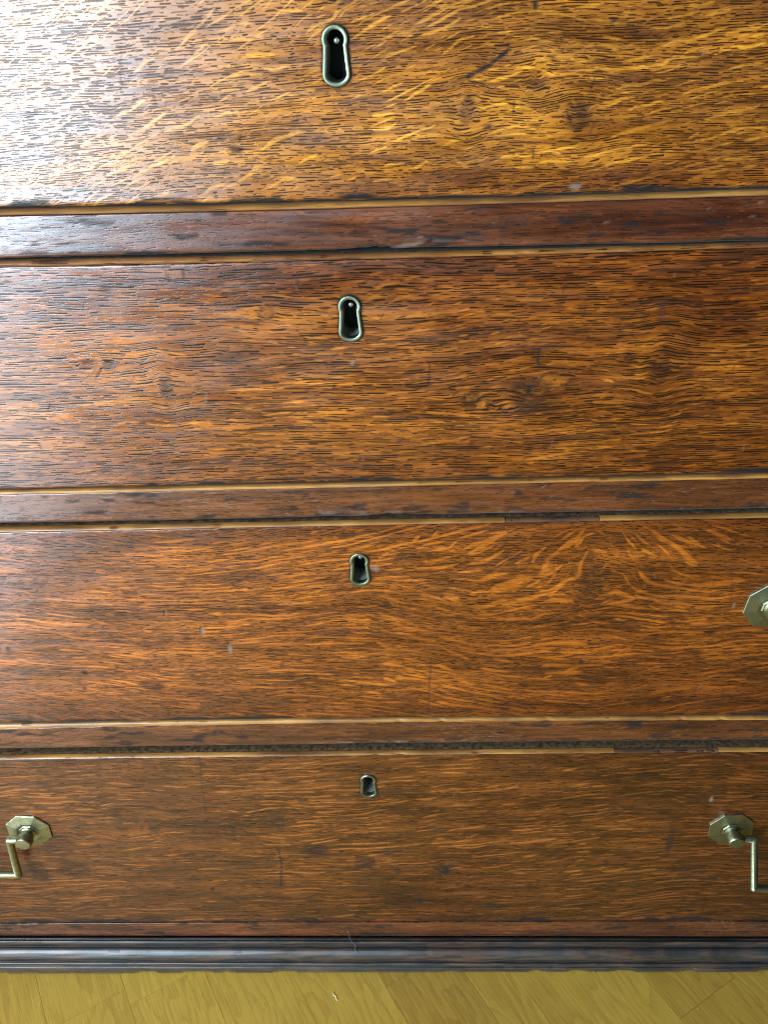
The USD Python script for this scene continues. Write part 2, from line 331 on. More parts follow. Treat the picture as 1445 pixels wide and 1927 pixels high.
# ------------------------------------------------------------------ marks on the drawer fronts, in millimetres of the front plane:
# (kind, x, z, half width, half height, strength); k = knot, K = pale knot, g = dark stain, l = pale scuff
BLOBS = {
 0: [('g',-86.2,-62.0,4.0,2.0,0.9),('k',84.3,-50.6,7.8,8.5,0.55),('k',29.0,-46.8,4.4,8.0,0.5),('g',59.6,-4.3,1.5,2.1,0.9),('g',39.7,-54.7,2.4,1.4,0.9),('l',85.6,-84.0,3.3,1.5,0.8),('g',-152.7,-63.8,2.7,1.5,0.3),('g',-123.5,-38.0,1.6,1.4,0.5),('g',96.3,-11.0,1.5,1.1,0.7),('k',-30.5,0.4,9.8,3.3,0.4),('k',62.4,-34.9,4.6,6.8,0.4),('g',-185.6,-43.4,3.7,2.4,0.5),('g',-171.3,-62.0,4.9,2.0,0.35)] ,
 1: [('k',-174.1,-175.1,5.2,4.2,0.8),('k',-186.2,-174.2,4.9,3.9,0.5),('k',-143.5,-190.0,4.1,8.7,0.8),('k',35.9,-200.9,9.4,5.4,0.9),('K',41.3,-205.1,6.9,3.1,1),('k',70.5,-197.6,17.0,12.1,0.55),('K',58.6,-207.5,6.3,3.4,0.9),('K',82.3,-190.3,9.2,4.6,0.7),('g',68.8,-195.6,1.9,3.3,1),('k',124.2,-178.2,4.2,4.5,0.6),('k',143.4,-183.5,6.1,13.0,0.5),('g',139.3,-151.6,2.6,6.0,0.5),('g',143.7,-157.8,2.4,1.5,0.5),('g',51.0,-158.3,1.2,1.2,0.8),('g',-2.4,-170.5,2.1,1.3,0.8),('l',-33.7,-177.4,1.5,1.9,0.6),('k',-101.1,-171.3,12.2,6.4,0.35),('g',-166.6,-131.3,3.5,2.9,0.45),('k',-117.8,-119.5,8.6,4.0,0.4),('k',-80.2,-146.9,5.9,4.8,0.5),('k',-20.7,-139.3,17.5,8.9,0.3),('g',129.5,-155.0,1.5,1.2,0.4)] ,
 2: [('k',117.3,-340.6,6.4,13.4,0.5),('k',111.6,-356.4,4.3,7.4,0.6),('k',121.2,-343.9,6.4,6.3,0.7),('k',123.0,-327.5,4.9,8.7,0.6),('k',117.1,-320.9,5.6,17.2,0.4),('l',-131.0,-391.1,1.5,5.0,0.7),('g',-131.7,-387.6,1.1,3.9,0.7),('l',-148.0,-374.1,1.9,3.4,0.6),('g',-149.3,-372.6,1.1,3.8,0.8),('g',-161.1,-381.1,3.4,2.9,0.6),('g',-240.0,-411.9,2.3,2.6,0.8),('g',-243.2,-426.6,1.6,2.1,0.7),('g',-215.5,-406.7,1.5,2.0,0.6),('g',-193.4,-424.8,10.2,6.3,0.5),('g',-290.3,-387.7,1.5,2.0,0.8),('l',-25.1,-322.4,2.8,2.6,0.6),('g',-27.3,-325.0,2.1,2.2,0.7),('k',-27.2,-372.5,5.2,11.5,0.5),('g',180.4,-374.5,2.2,1.9,0.6),('g',119.4,-406.6,1.9,2.5,0.7),('g',-67.5,-391.2,1.5,2.0,0.7),('k',-117.6,-333.8,5.0,4.5,0.5),('g',-195.2,-341.3,3.6,3.6,0.4),('k',-155.2,-447.0,8.0,4.4,0.5),('l',218.2,-358.4,1.1,2.8,0.6),('k',23.9,-463.8,12.0,4.5,0.4)] ,
 3: [('g',-83.3,-618.5,10.9,10.0,0.6),('g',-43.9,-636.3,11.1,8.8,0.6),('g',-22.0,-622.1,13.7,5.7,0.55),('k',22.3,-646.0,11.1,11.9,0.8),('g',25.1,-647.5,3.7,6.0,0.7),('g',2.7,-690.3,4.3,5.5,0.7),('g',69.8,-698.9,10.5,4.8,0.6),('k',-116.0,-579.1,14.2,12.2,0.8),('k',-91.9,-554.2,5.2,5.2,0.6),('k',-153.1,-591.5,3.6,6.9,0.6),('g',-181.9,-670.2,2.4,3.1,0.8),('k',-219.5,-585.2,6.3,13.7,0.6),('k',-247.5,-578.6,7.1,16.3,0.6),('k',-234.3,-580.2,8.9,8.2,0.4),('g',-308.1,-607.0,15.6,24.1,0.4),('g',-330.9,-643.3,9.4,16.5,0.55),('g',-300.3,-643.7,14.1,12.0,0.45),('g',-356.8,-643.0,18.9,9.0,0.4),('g',213.3,-610.2,4.0,18.2,0.6),('l',238.4,-556.9,1.7,3.2,1),('g',16.5,-591.7,11.5,4.1,0.5),('g',-15.6,-647.0,3.7,6.0,0.5),('g',-90.3,-705.3,2.4,4.1,0.5),('g',150.5,-695.0,1.9,3.2,0.5),('g',237.7,-650.0,13.7,10.4,0.35),('k',-282.8,-586.4,4.5,9.6,0.5)] ,
}
LINES = {
 0: [('g',1.3,0.9,(29.1,-32.4),(35.4,-29.7),(38.7,-28.4)),('g',1.0,0.9,(38.7,-28.4),(42.9,-25.4),(48.2,-21.6)),('g',0.5,0.35,(45.0,-1.8),(45.4,-10.2),(45.6,-19.3)),('g',0.4,0.3,(-135.3,-13.9),(-137.2,-24.9),(-138.9,-33.6)),('l',0.4,0.35,(-116.8,-51.2),(-116.4,-57.3),(-115.7,-62.8)),('l',0.4,0.4,(-124.7,-14.2),(-124.2,-19.7)),('g',0.5,0.4,(-154.6,-0.4),(-153.1,-4.7))] ,
 1: [('g',0.6,0.8,(73.5,-170.7),(72.5,-178.0)),('g',0.6,0.8,(72.5,-178.0),(74.9,-181.9)),('g',0.6,0.7,(11.2,-178.8),(10.3,-191.9)),('g',0.5,0.5,(84.5,-134.6),(84.0,-138.9)),('g',0.4,0.4,(25.6,-151.0),(25.4,-157.1)),('l',0.4,0.4,(-120.2,-193.9),(-121.9,-201.4))] ,
 2: [('g',0.6,0.5,(12.2,-402.6),(11.1,-428.3),(10.3,-458.0)),('g',0.5,0.35,(210.4,-322.8),(215.1,-349.3)),('g',0.5,0.5,(179.6,-395.7),(182.2,-400.7))] ,
 3: [('g',1.6,0.6,(-117.8,-616.6),(-116.8,-634.7),(-120.3,-667.0)),('g',0.9,0.35,(-169.2,-504.2),(-172.0,-535.1),(-173.1,-567.5)),('g',1.2,0.5,(-119.3,-613.0),(-117.7,-620.2))] ,
}

# the boldest ray flecks: (width, points), in millimetres
FLECKS = {
 0: [(1.19,[(54.0,-6.9),(66.7,-7.8),(80.9,-10.4),(93.7,-11.8),(109.4,-10.3)]),(1.08,[(50.7,-16.4),(61.0,-17.0),(70.8,-19.0)]),(1.32,[(72.0,-17.9),(81.8,-20.4),(100.0,-21.5),(113.2,-19.9)]),(1.12,[(115.5,-22.4),(131.9,-20.6),(142.8,-17.6),(152.5,-15.1)]),(1.05,[(73.2,-24.7),(79.9,-26.9),(91.6,-27.3)]),(1.32,[(62.1,-23.8),(70.1,-26.3)]),(1.73,[(76.4,-31.7),(90.7,-31.1),(107.6,-30.8),(122.9,-28.9),(141.2,-26.6)]),(1.64,[(51.4,-28.7),(60.5,-28.9),(65.8,-30.5),(71.0,-32.9)]),(1.61,[(96.9,-39.9),(109.8,-37.9),(129.1,-35.4)]),(1.18,[(130.4,-43.7),(145.5,-40.0),(162.0,-37.5)]),(1.43,[(145.1,-26.7),(155.5,-24.1),(169.7,-21.7)]),(1.22,[(148.2,-18.9),(159.1,-16.4),(167.6,-14.4)]),(1.14,[(47.1,-48.5),(53.7,-46.7),(63.1,-47.3)]),(1.08,[(38.7,-58.4),(50.1,-55.6),(64.3,-55.6)]),(1.17,[(127.5,-50.9),(135.2,-49.3),(141.6,-47.6)]),(1.74,[(144.1,-54.4),(156.8,-51.1),(172.1,-48.5)]),(1.66,[(139.8,-64.8),(153.5,-62.1),(164.2,-58.6),(176.9,-58.3)]),(1.65,[(99.3,-61.3),(112.4,-57.9),(131.9,-53.7)]),(1.64,[(86.6,-70.4),(102.7,-67.0),(121.4,-64.1)]),(1.15,[(85.9,-76.9),(100.8,-74.0),(119.5,-70.6),(134.2,-68.2)]),(1.25,[(128.8,-77.6),(138.2,-76.3),(149.0,-75.0)]),(1.5,[(61.7,-67.2),(76.7,-66.3),(92.7,-62.6)]),(1.59,[(64.8,-72.0),(84.0,-72.0)]),(1.68,[(41.3,-72.5),(49.5,-69.4),(61.8,-68.1)]),(1.7,[(44.5,-81.7),(59.7,-79.5)]),(1.07,[(55.8,-84.0),(76.6,-81.9)]),(1.48,[(102.0,-84.5),(118.3,-81.6),(129.1,-80.0)]),(1.54,[(140.6,-82.9),(151.3,-80.5),(162.6,-78.2)]),(1.4,[(156.9,-73.6),(176.5,-72.8)]),(1.14,[(-17.2,-39.2),(-9.1,-37.0),(-1.1,-33.7)]),(1.38,[(-2.5,-42.6),(6.8,-38.0),(14.8,-32.9)]),(1.07,[(-9.7,-60.9),(1.3,-57.4),(9.5,-55.1),(14.9,-53.4)]),(1.75,[(-17.5,-48.2),(-6.7,-47.3)]),(1.69,[(-17.7,-55.0),(-9.5,-54.0),(-4.7,-51.0)]),(1.44,[(6.9,-16.1),(17.2,-11.9),(26.1,-7.7)]),(1.24,[(-16.4,-16.6),(-4.6,-13.5),(6.9,-11.6)]),(1.73,[(9.5,-2.9),(32.3,-3.6)]),(1.46,[(94.8,-45.2),(102.7,-44.2),(111.2,-43.2)]),(1.71,[(107.3,-49.1),(126.0,-45.4)]),(1.68,[(129.5,-5.7),(135.9,-7.0),(143.1,-5.0)]),(1.41,[(137.9,-10.8),(147.7,-9.5),(152.9,-7.5)]),(1.33,[(113.8,-14.6),(130.8,-13.9)]),(1.48,[(-12.8,-72.3),(-1.6,-70.0)]),(1.34,[(-0.3,-73.3),(12.2,-70.4)]),(1.13,[(-18.6,-79.4),(-7.3,-78.4)]),(1.24,[(-14.0,-23.4),(-3.5,-20.3),(5.6,-18.9)]),(1.65,[(14.7,-23.1),(26.3,-16.6),(32.7,-15.1)]),(1.03,[(28.0,-35.0),(35.9,-33.5),(43.7,-33.1)]),(1.04,[(23.3,-69.4),(28.8,-70.8),(39.8,-69.2)]),(1.5,[(15.0,-64.1),(21.8,-60.5),(28.6,-60.9)]),(1.52,[(-89.6,-11.3),(-80.8,-7.9),(-70.3,-6.4)]),(1.73,[(-111.6,-17.5),(-103.4,-12.7),(-96.5,-8.4),(-88.0,0.2)]),(1.68,[(-103.8,-22.3),(-96.8,-17.4),(-92.8,-15.2)]),(1.57,[(-132.6,-28.1),(-125.3,-23.1),(-119.4,-20.0)]),(2.1,[(-89.0,-30.7),(-79.1,-28.1),(-68.4,-28.0)]),(1.46,[(-69.3,-26.5),(-55.4,-25.5)]),(1.63,[(-148.3,-47.1),(-138.7,-42.9),(-125.7,-37.4)]),(1.46,[(-140.9,-54.3),(-127.8,-49.6),(-114.6,-42.5)]),(1.81,[(-122.0,-54.3),(-111.5,-51.1),(-100.8,-45.9)]),(1.52,[(-157.1,-73.1),(-144.8,-68.7),(-132.9,-65.3)]),(1.58,[(-142.5,-74.5),(-128.9,-68.5),(-116.9,-64.2)]),(1.9,[(-109.8,-61.8),(-99.2,-58.0)]),(1.56,[(-108.8,-85.1),(-101.2,-79.9),(-88.0,-74.9)]),(1.75,[(-96.7,-81.1),(-84.7,-76.0),(-74.1,-72.1)]),(2.02,[(-75.4,-63.2),(-64.7,-56.8),(-50.2,-54.2)]),(1.38,[(-83.7,-14.1),(-66.8,-12.8)]),(1.35,[(-153.1,-64.8),(-138.6,-60.0),(-129.5,-58.7)]),(1.48,[(-99.0,-48.4),(-86.6,-45.8),(-77.8,-45.5)]),(1.91,[(-99.6,-68.8),(-90.4,-66.9)]),(1.79,[(-131.5,-83.4),(-123.2,-81.5)]),(1.49,[(-55.8,-69.4),(-44.8,-64.5)]),(1.56,[(-81.0,-73.0),(-72.8,-70.5)]),(1.44,[(-60.7,-4.0),(-47.2,-2.7)]),(1.67,[(-78.1,-19.8),(-62.2,-19.8)]),(1.33,[(-58.6,-38.2),(-44.5,-36.7)]),(1.86,[(-73.8,-80.6),(-57.5,-75.7)])] ,
 2: [(3.05,[(111.4,-291.9),(107.1,-302.4),(99.0,-310.9)]),(3.14,[(112.8,-297.2),(106.0,-308.9)]),(2.83,[(115.7,-308.0),(111.5,-319.9),(110.7,-331.1),(92.5,-342.2),(81.5,-344.3)]),(3.14,[(115.8,-309.1),(127.7,-312.6)]),(1.83,[(134.3,-293.5),(139.9,-303.1),(148.2,-311.9)]),(2.2,[(155.1,-298.1),(163.1,-304.7),(173.7,-310.3)]),(3.15,[(87.9,-306.3),(81.2,-312.7),(79.0,-320.4)]),(2.89,[(101.6,-319.7),(94.9,-326.3),(84.4,-331.7)]),(2.37,[(75.7,-339.5),(86.3,-334.0)]),(3.12,[(32.6,-308.5),(44.9,-302.2),(57.2,-297.1)]),(2.67,[(48.3,-295.9),(62.4,-295.1)]),(2.95,[(15.6,-323.6),(31.0,-319.4)]),(2.21,[(67.3,-320.2),(77.8,-314.8)]),(2.07,[(11.9,-300.5),(16.4,-292.1)]),(2.42,[(-0.6,-302.4),(4.8,-296.1)]),(1.99,[(167.3,-326.6),(178.7,-330.2),(188.5,-334.9)]),(2.33,[(178.7,-319.1),(187.9,-325.9)]),(3.15,[(177.5,-300.7),(187.4,-307.3)]),(2.26,[(148.6,-308.7),(158.6,-316.5)]),(1.81,[(23.1,-338.5),(40.8,-343.5),(61.2,-343.9)]),(1.86,[(52.3,-353.1),(72.9,-354.7),(87.7,-352.6)]),(2.04,[(39.3,-356.4),(29.8,-351.5),(20.4,-345.4)]),(2.9,[(56.6,-366.3),(81.2,-367.5),(93.9,-361.0)]),(2.31,[(91.1,-349.1),(104.6,-333.2)]),(2.21,[(160.6,-356.3),(168.5,-360.0)]),(1.94,[(169.7,-355.3),(188.3,-355.7)]),(3.17,[(190.7,-359.3),(205.6,-359.6)]),(2.39,[(136.2,-354.7),(150.8,-352.6)]),(2.09,[(138.8,-369.1),(147.3,-369.2)]),(1.88,[(121.8,-396.1),(144.4,-391.4),(156.1,-392.9)]),(1.88,[(87.4,-403.2),(110.6,-401.0),(123.6,-394.8)]),(2.04,[(90.8,-424.3),(100.5,-420.4)]),(2.75,[(106.1,-416.6),(119.5,-412.8)]),(2.01,[(-24.2,-342.2),(-13.3,-353.0),(5.5,-356.9)]),(1.86,[(5.5,-342.8),(20.4,-350.1),(33.6,-353.9)]),(2.49,[(-22.9,-361.2),(-6.0,-367.6)]),(2.15,[(26.3,-365.7),(35.9,-374.5),(47.5,-378.4)]),(3.2,[(-13.8,-377.3),(1.5,-382.5),(16.9,-386.6)]),(1.97,[(28.4,-380.5),(40.2,-389.5),(51.9,-392.3)]),(2.54,[(-29.4,-383.2),(-20.0,-391.0),(-12.3,-394.9)]),(2.88,[(15.0,-389.1),(28.7,-397.0),(40.5,-403.6)]),(2.37,[(-6.8,-419.9),(9.2,-424.2),(29.1,-423.2)]),(3.18,[(31.1,-424.6),(43.2,-428.8)]),(2.47,[(-22.8,-420.9),(-12.9,-425.2)]),(2.14,[(166.8,-415.0),(178.1,-412.6)]),(2.37,[(201.2,-398.8),(222.4,-399.2),(245.0,-397.1)]),(1.85,[(172.1,-439.2),(185.5,-435.4)]),(2.39,[(209.2,-434.4),(225.1,-434.7)]),(2.15,[(119.3,-343.2),(126.0,-346.3)]),(3.05,[(136.3,-405.3),(155.9,-391.6)]),(2.96,[(13.1,-408.3),(29.0,-413.9)]),(2.5,[(225.6,-426.6),(241.1,-425.6)]),(1.84,[(59.1,-426.4),(69.2,-429.3)]),(2.16,[(77.9,-375.3),(104.1,-370.9)]),(2.14,[(-23.4,-315.0),(-15.9,-308.6)]),(2.09,[(-27.5,-330.6),(-1.8,-328.9)]),(2.12,[(23.6,-307.2),(28.9,-300.8)]),(3.02,[(128.6,-320.3),(124.4,-331.4)]),(2.0,[(110.6,-358.9),(115.7,-354.3)])] ,
}


# slope of the ray flecks: columns are x (mm), rows z (mm)
SLOPE = {
 0: ((-190, -110, -60, -20, 20, 45, 75, 100, 130, 180), {0: (.60, .55, .46, .40, .34, .15, -.06, .05, .22, .28), -90: (.45, .45, .42, .38, .28, .12, .02, .06, .2, .24)}),
 1: ((-250, -150, -60, 0, 60, 130, 210), {-118: (.02, -.10, -.04, .10, .02, -.03, .08), -255: (.0, .04, -.02, .06, .0, .04, .06)}),
 2: ((-290, -210, -130, -70, -10, 30, 70, 100, 117, 135, 165, 205, 250), {-290: (-.30, -.25, .15, .30, .25, .28, .38, .42, .0, -.45, -.45, -.30, -.05), -365: (-.15, -.10, .05, .12, -.22, -.22, .10, .25, .05, -.15, -.10, -.02, .05), -462: (-.35, -.35, -.2, -.05, -.22, -.30, -.2, -.1, .02, .1, .15, .2, .2)}),
 3: ((-370, -250, -120, 0, 70, 140, 240, 320), {-502: (-.02, -.06, .08, .06, .20, .18, -.02, -.1), -720: (.03, .05, -.05, .08, .06, .15, .08, -.05)}),
}
KEYS = [(-.0338, -.0222), (-.0333, -.1510), (-.0354, -.3231), (-.0377, -.5370)]

# ------------------------------------------------------------------ keyhole outline (mm, origin at the middle of the ring)
def keyhole():
    top = Point(0, 7.0).buffer(4.05, 48)
    sk = [(-3.45, 4.5), (-4.5, -7.4)]
    arc = [(4.5 * math.sin(a), -7.4 - 3.4 * math.cos(a)) for a in np.linspace(-math.pi / 2, math.pi / 2, 21)]
    return unary_union([top, Polygon(sk + arc + [(4.5, -7.4), (3.45, 4.5)])])
HOLE = keyhole()
ANG = np.linspace(0, 2 * math.pi, 120, endpoint=False)
def polar(poly, c=(0.0, 2.2)):
    b = np.array(poly.exterior.coords)
    out = []
    for a in ANG:
        d = np.array([math.cos(a), math.sin(a)])
        p, q = b[:-1] - c, b[1:] - b[:-1]
        den = d[0] * q[:, 1] - d[1] * q[:, 0]
        with np.errstate(all='ignore'):
            t = (p[:, 0] * q[:, 1] - p[:, 1] * q[:, 0]) / den
            s = (p[:, 0] * d[1] - p[:, 1] * d[0]) / den
        ok = (np.abs(den) > 1e-12) & (s >= -1e-9) & (s <= 1 + 1e-9) & (t > 0)
        out.append(np.array(c) + d * t[ok].max())
    return np.array(out)
def loft(levels, k, yoff=0.0):
    """rings of the keyhole outline grown by off mm, each at its own depth y (m), joined into a surface"""
    n = len(ANG)
    V = []
    for off, y in levels:
        P = polar(HOLE.buffer(off, 24)) / 1000
        V.append(np.stack([k[0] + P[:, 0], np.full(n, y + yoff), k[1] + P[:, 1]], 1))
    f = []
    for a in range(len(levels) - 1):
        i = np.arange(n); j = (i + 1) % n
        f.append(np.stack([a * n + i, a * n + j, (a + 1) * n + j, (a + 1) * n + i], 1))
    return np.vstack(V), np.vstack(f)

# ------------------------------------------------------------------ chest
chest = tag(thing('chest_of_drawers', BASE), label='antique oak chest of four graduated drawers with brass keyholes, standing on the parquet floor', category='chest of drawers')

def slope_field(d, x, z):
    cols, rows = SLOPE[d]
    xf = np.linspace(-.52, .46, 981)
    zs = sorted(rows)
    S = []
    for r in zs:
        s = np.interp(xf * 1000, cols, rows[r])
        k = np.hanning(61); s = np.convolve(np.pad(s, 30, mode='edge'), k / k.sum(), 'valid')
        c = np.concatenate([[0], np.cumsum((s[1:] + s[:-1]) / 2 * np.diff(xf))])
        S.append(np.interp(x, xf, c - np.interp(-.02, xf, c)))
    out = S[0].copy()
    for a in range(len(zs) - 1):
        w = sm(zs[a] / 1000, zs[a + 1] / 1000, z)
        out = out * (1 - w) + S[a + 1] * w
    return out

def attributes(d, x, z):
    """flow, tone and extra of a drawer front at the points x, z"""
    P = np.stack([x, z, 0 * x + d * 3.7], -1)
    warp = (fbm(P * [9, 30, 1], 3, 5 + d) - .5)
    qg = z - .005 * warp - .06 * slope_field(d, x, z)
    qf = z - slope_field(d, x, z) - .012 * (fbm(P * [22, 30, 1], 3, 9 + d) - .5)
    knot, grime, scuff = np.zeros_like(x), np.zeros_like(x), np.zeros_like(x)
    fd = .5 + .9 * (fbm(P * [10, 18, 1], 2, 31 + d) - .5)
    wob = 1 + .8 * (fbm(P * [160, 160, 1], 3, 61 + d) - .5)
    for t, bx, bz, ru, rv, s in BLOBS[d]:
        dx, dz = (x - bx / 1000) / (ru / 1000), (z - bz / 1000) / (rv / 1000)
        r = np.sqrt(dx * dx + dz * dz) * wob
        near = np.clip(1 - sm(.55, 1.25, r), 0, 1)
        if t in 'kK':
            s = min(1.0, s * 1.45)
        if t in 'kK':
            g = np.exp(-(dx * dx + dz * dz) / 4.5) * (.3 if d == 2 else 1.0)
            qg = qg - .30 * (z - bz / 1000) * g + .0004 * np.sin(r * 5) * np.exp(-r * r / 2)
            qf = qf - .25 * (z - bz / 1000) * g + .0012 * np.sin(r * 4) * np.exp(-r * r / 2)
            if t == 'k':
                rings = .8 + .2 * np.sin(r * 9 + 3 * warp * 10)
                knot = np.maximum(knot, s * near * rings)
            else:
                fd = fd + .12 * near
                knot = np.maximum(knot, .8 * s * np.exp(-((r - 1.0) / .22) ** 2))
        elif t == 'g':
            grime = np.maximum(grime, s * near)
        else:
            scuff = np.maximum(scuff, s * near)
    kx, kz = KEYS[d]
    close = np.hypot(x - kx, z - kz) < .022
    dk = shapely.distance(shapely.points((x[close] - kx) * 1000, (z[close] - kz) * 1000), HOLE)
    grime[close] = np.maximum(grime[close], .85 * (1 - sm(2.5, 3.9, dk + 1.2 * (wob[close] - 1))))
    def stroke(w, pts, s, into):
        out = into
        for (ax, az), (bx, bz) in zip(pts[:-1], pts[1:]):
            a, b = np.array([ax, az]) / 1000, np.array([bx, bz]) / 1000
            ab = b - a
            t = np.clip(((x - a[0]) * ab[0] + (z - a[1]) * ab[1]) / (ab @ ab), 0, 1)
            dist = np.hypot(x - a[0] - t * ab[0], z - a[1] - t * ab[1])
            out = np.maximum(out, s * (1 - sm(w / 2000, w / 2000 + .0007, dist)))
        return out
    for t, w, s, *pts in LINES[d]:
        if t == 'g': grime = stroke(w, pts, s, grime)
        else: scuff = stroke(w, pts, s, scuff)
    figure = np.zeros_like(x)
    jx = 1.1 * (fbm(np.stack([x * 130, z * 260, 0 * x + d], -1), 3, 301) - .5)
    jx2 = 2 * (fbm(np.stack([x * 110, z * 40, 0 * x + d], -1), 3, 305) - .5)
    for w, pts in FLECKS.get(d, ()):
        P_ = np.array(pts) / 1000
        near_ = np.nonzero((x > P_[:, 0].min() - .005) & (x < P_[:, 0].max() + .005) & (z > P_[:, 1].min() - .006) & (z < P_[:, 1].max() + .006))[0]
        if not len(near_):
            continue
        L_ = np.concatenate([[0], np.cumsum(np.hypot(*np.diff(P_, axis=0).T))])
        best, at_ = np.full(len(near_), 9.), np.zeros(len(near_))
        for k_ in range(len(P_) - 1):
            a, b = P_[k_], P_[k_ + 1]; ab = b - a
            t = np.clip(((x[near_] - a[0]) * ab[0] + (z[near_] - a[1]) * ab[1]) / (ab @ ab), 0, 1)
            dd = np.hypot(x[near_] - a[0] - t * ab[0], z[near_] + .0016 * jx2[near_] - a[1] - t * ab[1])
            upd = dd < best
            best[upd] = dd[upd]; at_[upd] = ((L_[k_] + t * (L_[k_ + 1] - L_[k_])) / L_[-1])[upd]
        ww = w / 2000 * .86 * (-.25 + 1.2 * np.sqrt(np.clip(4 * at_ * (1 - at_), 0, 1))) * (1 + 1.3 * jx[near_])
        figure[near_] = np.maximum(figure[near_], np.clip((ww - best) / .0011 + .55, 0, 1))
    for t, bx, bz, ru, rv, s in BLOBS[d]:
        if t == 'K':
            r = np.hypot((x - bx / 1000) / (ru / 700), (z - bz / 1000) / (rv / 700)) * wob
            figure = np.maximum(figure, .85 * (1 - sm(.3, 1.1, r)) * sm(.42, .58, fbm(np.stack([x * 240, z * 300, 0 * x], -1), 2, 311)))
    r2 = np.random.default_rng(100 + d)
    zlo, zhi = z.min(), z.max()
    for _ in range(46):
        a = np.array([r2.uniform(-.40, .34), r2.uniform(zlo + .01, zhi - .01)]) * 1000
        if r2.random() < .6:
            L, th = r2.uniform(1.0, 6.0), r2.normal(1.4, .5)
        else:
            L, th = r2.uniform(.4, 1.2), r2.uniform(0, 3.1)
        b = a + L * np.array([math.cos(th), math.sin(th)])
        s = r2.uniform(.25, .75)
        if r2.random() < .62: grime = stroke(r2.uniform(.3, .7), [a, b], s, grime)
        else: scuff = stroke(.25, [a, b], s * .45, scuff)
    return qf, qg, knot, fd, grime, scuff, figure

STEP = .0010
def front(d, ztop, zbot, ledge_top=None, tone=None):
    """the front board of a drawer: a fine sheet with rolled edges, folded back at top, bottom and ends, with the keyhole cut out"""
    xs = xs_grid(STEP)
    zt, zb = ztop(xs), zbot(xs)
    nz = int(round((zt.mean() - zb.mean()) / .0009))
    tt = np.linspace(0, 1, nz + 1)
    tt = np.unique(np.concatenate([tt, [.0012, .0024, .9976, .9988]]))
    Xg, T = np.meshgrid(xs, tt, indexing='ij')
    Zg = zb[:, None] + (zt - zb)[:, None] * T
    dist_b, dist_t = Zg - zb[:, None], zt[:, None] - Zg
    P = np.stack([Xg, Zg, 0 * Xg + d], -1)
    Yg = .0006 * (fbm(P * [7, 11, 1], 2, 70 + d) - .5) * sm(0, .01, dist_b) * sm(0, .01, dist_t)
    R = .0022
    Yg = Yg + np.where(dist_b < R, R - np.sqrt(np.maximum(R * R - (R - dist_b) ** 2, 0)), 0) * .7
    R = .0010
    Yg = Yg + np.where(dist_t < R, R - np.sqrt(np.maximum(R * R - (R - dist_t) ** 2, 0)), 0) * .6
    nu, nv = Xg.shape
    V = np.stack([Xg, Yg, Zg], -1).reshape(-1, 3)
    F = grid_faces(nu, nv)
    k = KEYS[d]
    c = V[F].mean(1)
    inside = contains_xy(HOLE.buffer(1.0), (c[:, 0] - k[0]) * 1000, (c[:, 2] - k[1]) * 1000)
    F = F[~inside]
    # fold back: rails of vertices behind the top and the bottom edge
    def strip(idx, rows, flip):
        base = len(V_all[0])
    V_all = [V]; F_all = [F]; n = len(V)
    top_i = np.arange(nu) * nv + nv - 1
    bot_i = np.arange(nu) * nv
    def fold(start, rows, flip):
        nonlocal n
        prev = start
        for (yy, zz) in rows:
            W = np.stack([xs, np.full(nu, yy), zz], 1)
            cur = n + np.arange(nu)
            V_all.append(W); n += nu
            q = np.stack([prev[:-1], prev[1:], cur[1:], cur[:-1]], 1)
            F_all.append(q[:, ::-1] if flip else q)
            prev = cur
    if ledge_top is not None:
        lt = ledge_top(xs) - .0004
        fold(top_i, [(.0026, zt), (.0027, lt), (.006, lt + .0001), (.011, lt - .0002), (.019, lt)], False)
    else:
        fold(top_i, [(.019, zt)], False)
    fold(bot_i, [(.0026, zb), (.019, zb)], True)
    V = np.vstack(V_all); F = np.vstack(F_all)
    x, z = V[:, 0], V[:, 2]
    qf, qg, knot, fd, grime, scuff, figure = attributes(d, x, z)
    zbx, ztx = zbot(x), ztop(x)
    db, dt = z - zbx, ztx - z
    Pn = np.stack([x * 40, z * 120, 0 * x], -1)
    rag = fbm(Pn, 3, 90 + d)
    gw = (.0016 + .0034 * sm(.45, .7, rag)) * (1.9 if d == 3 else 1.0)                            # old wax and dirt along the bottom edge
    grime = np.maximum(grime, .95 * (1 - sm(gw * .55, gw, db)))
    broad = fbm(np.stack([x * 8, z * 16, 0 * x + d], -1), 3, 44 + d)
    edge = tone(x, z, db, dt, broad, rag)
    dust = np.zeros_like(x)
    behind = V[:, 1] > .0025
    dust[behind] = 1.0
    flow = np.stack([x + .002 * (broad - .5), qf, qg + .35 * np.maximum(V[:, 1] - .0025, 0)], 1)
    return (V, F), dict(flow=flow, tone=np.stack([knot, fd, grime], 1), extra=np.stack([dust, scuff, edge], 1), figure=np.stack([figure, figure, figure], 1))

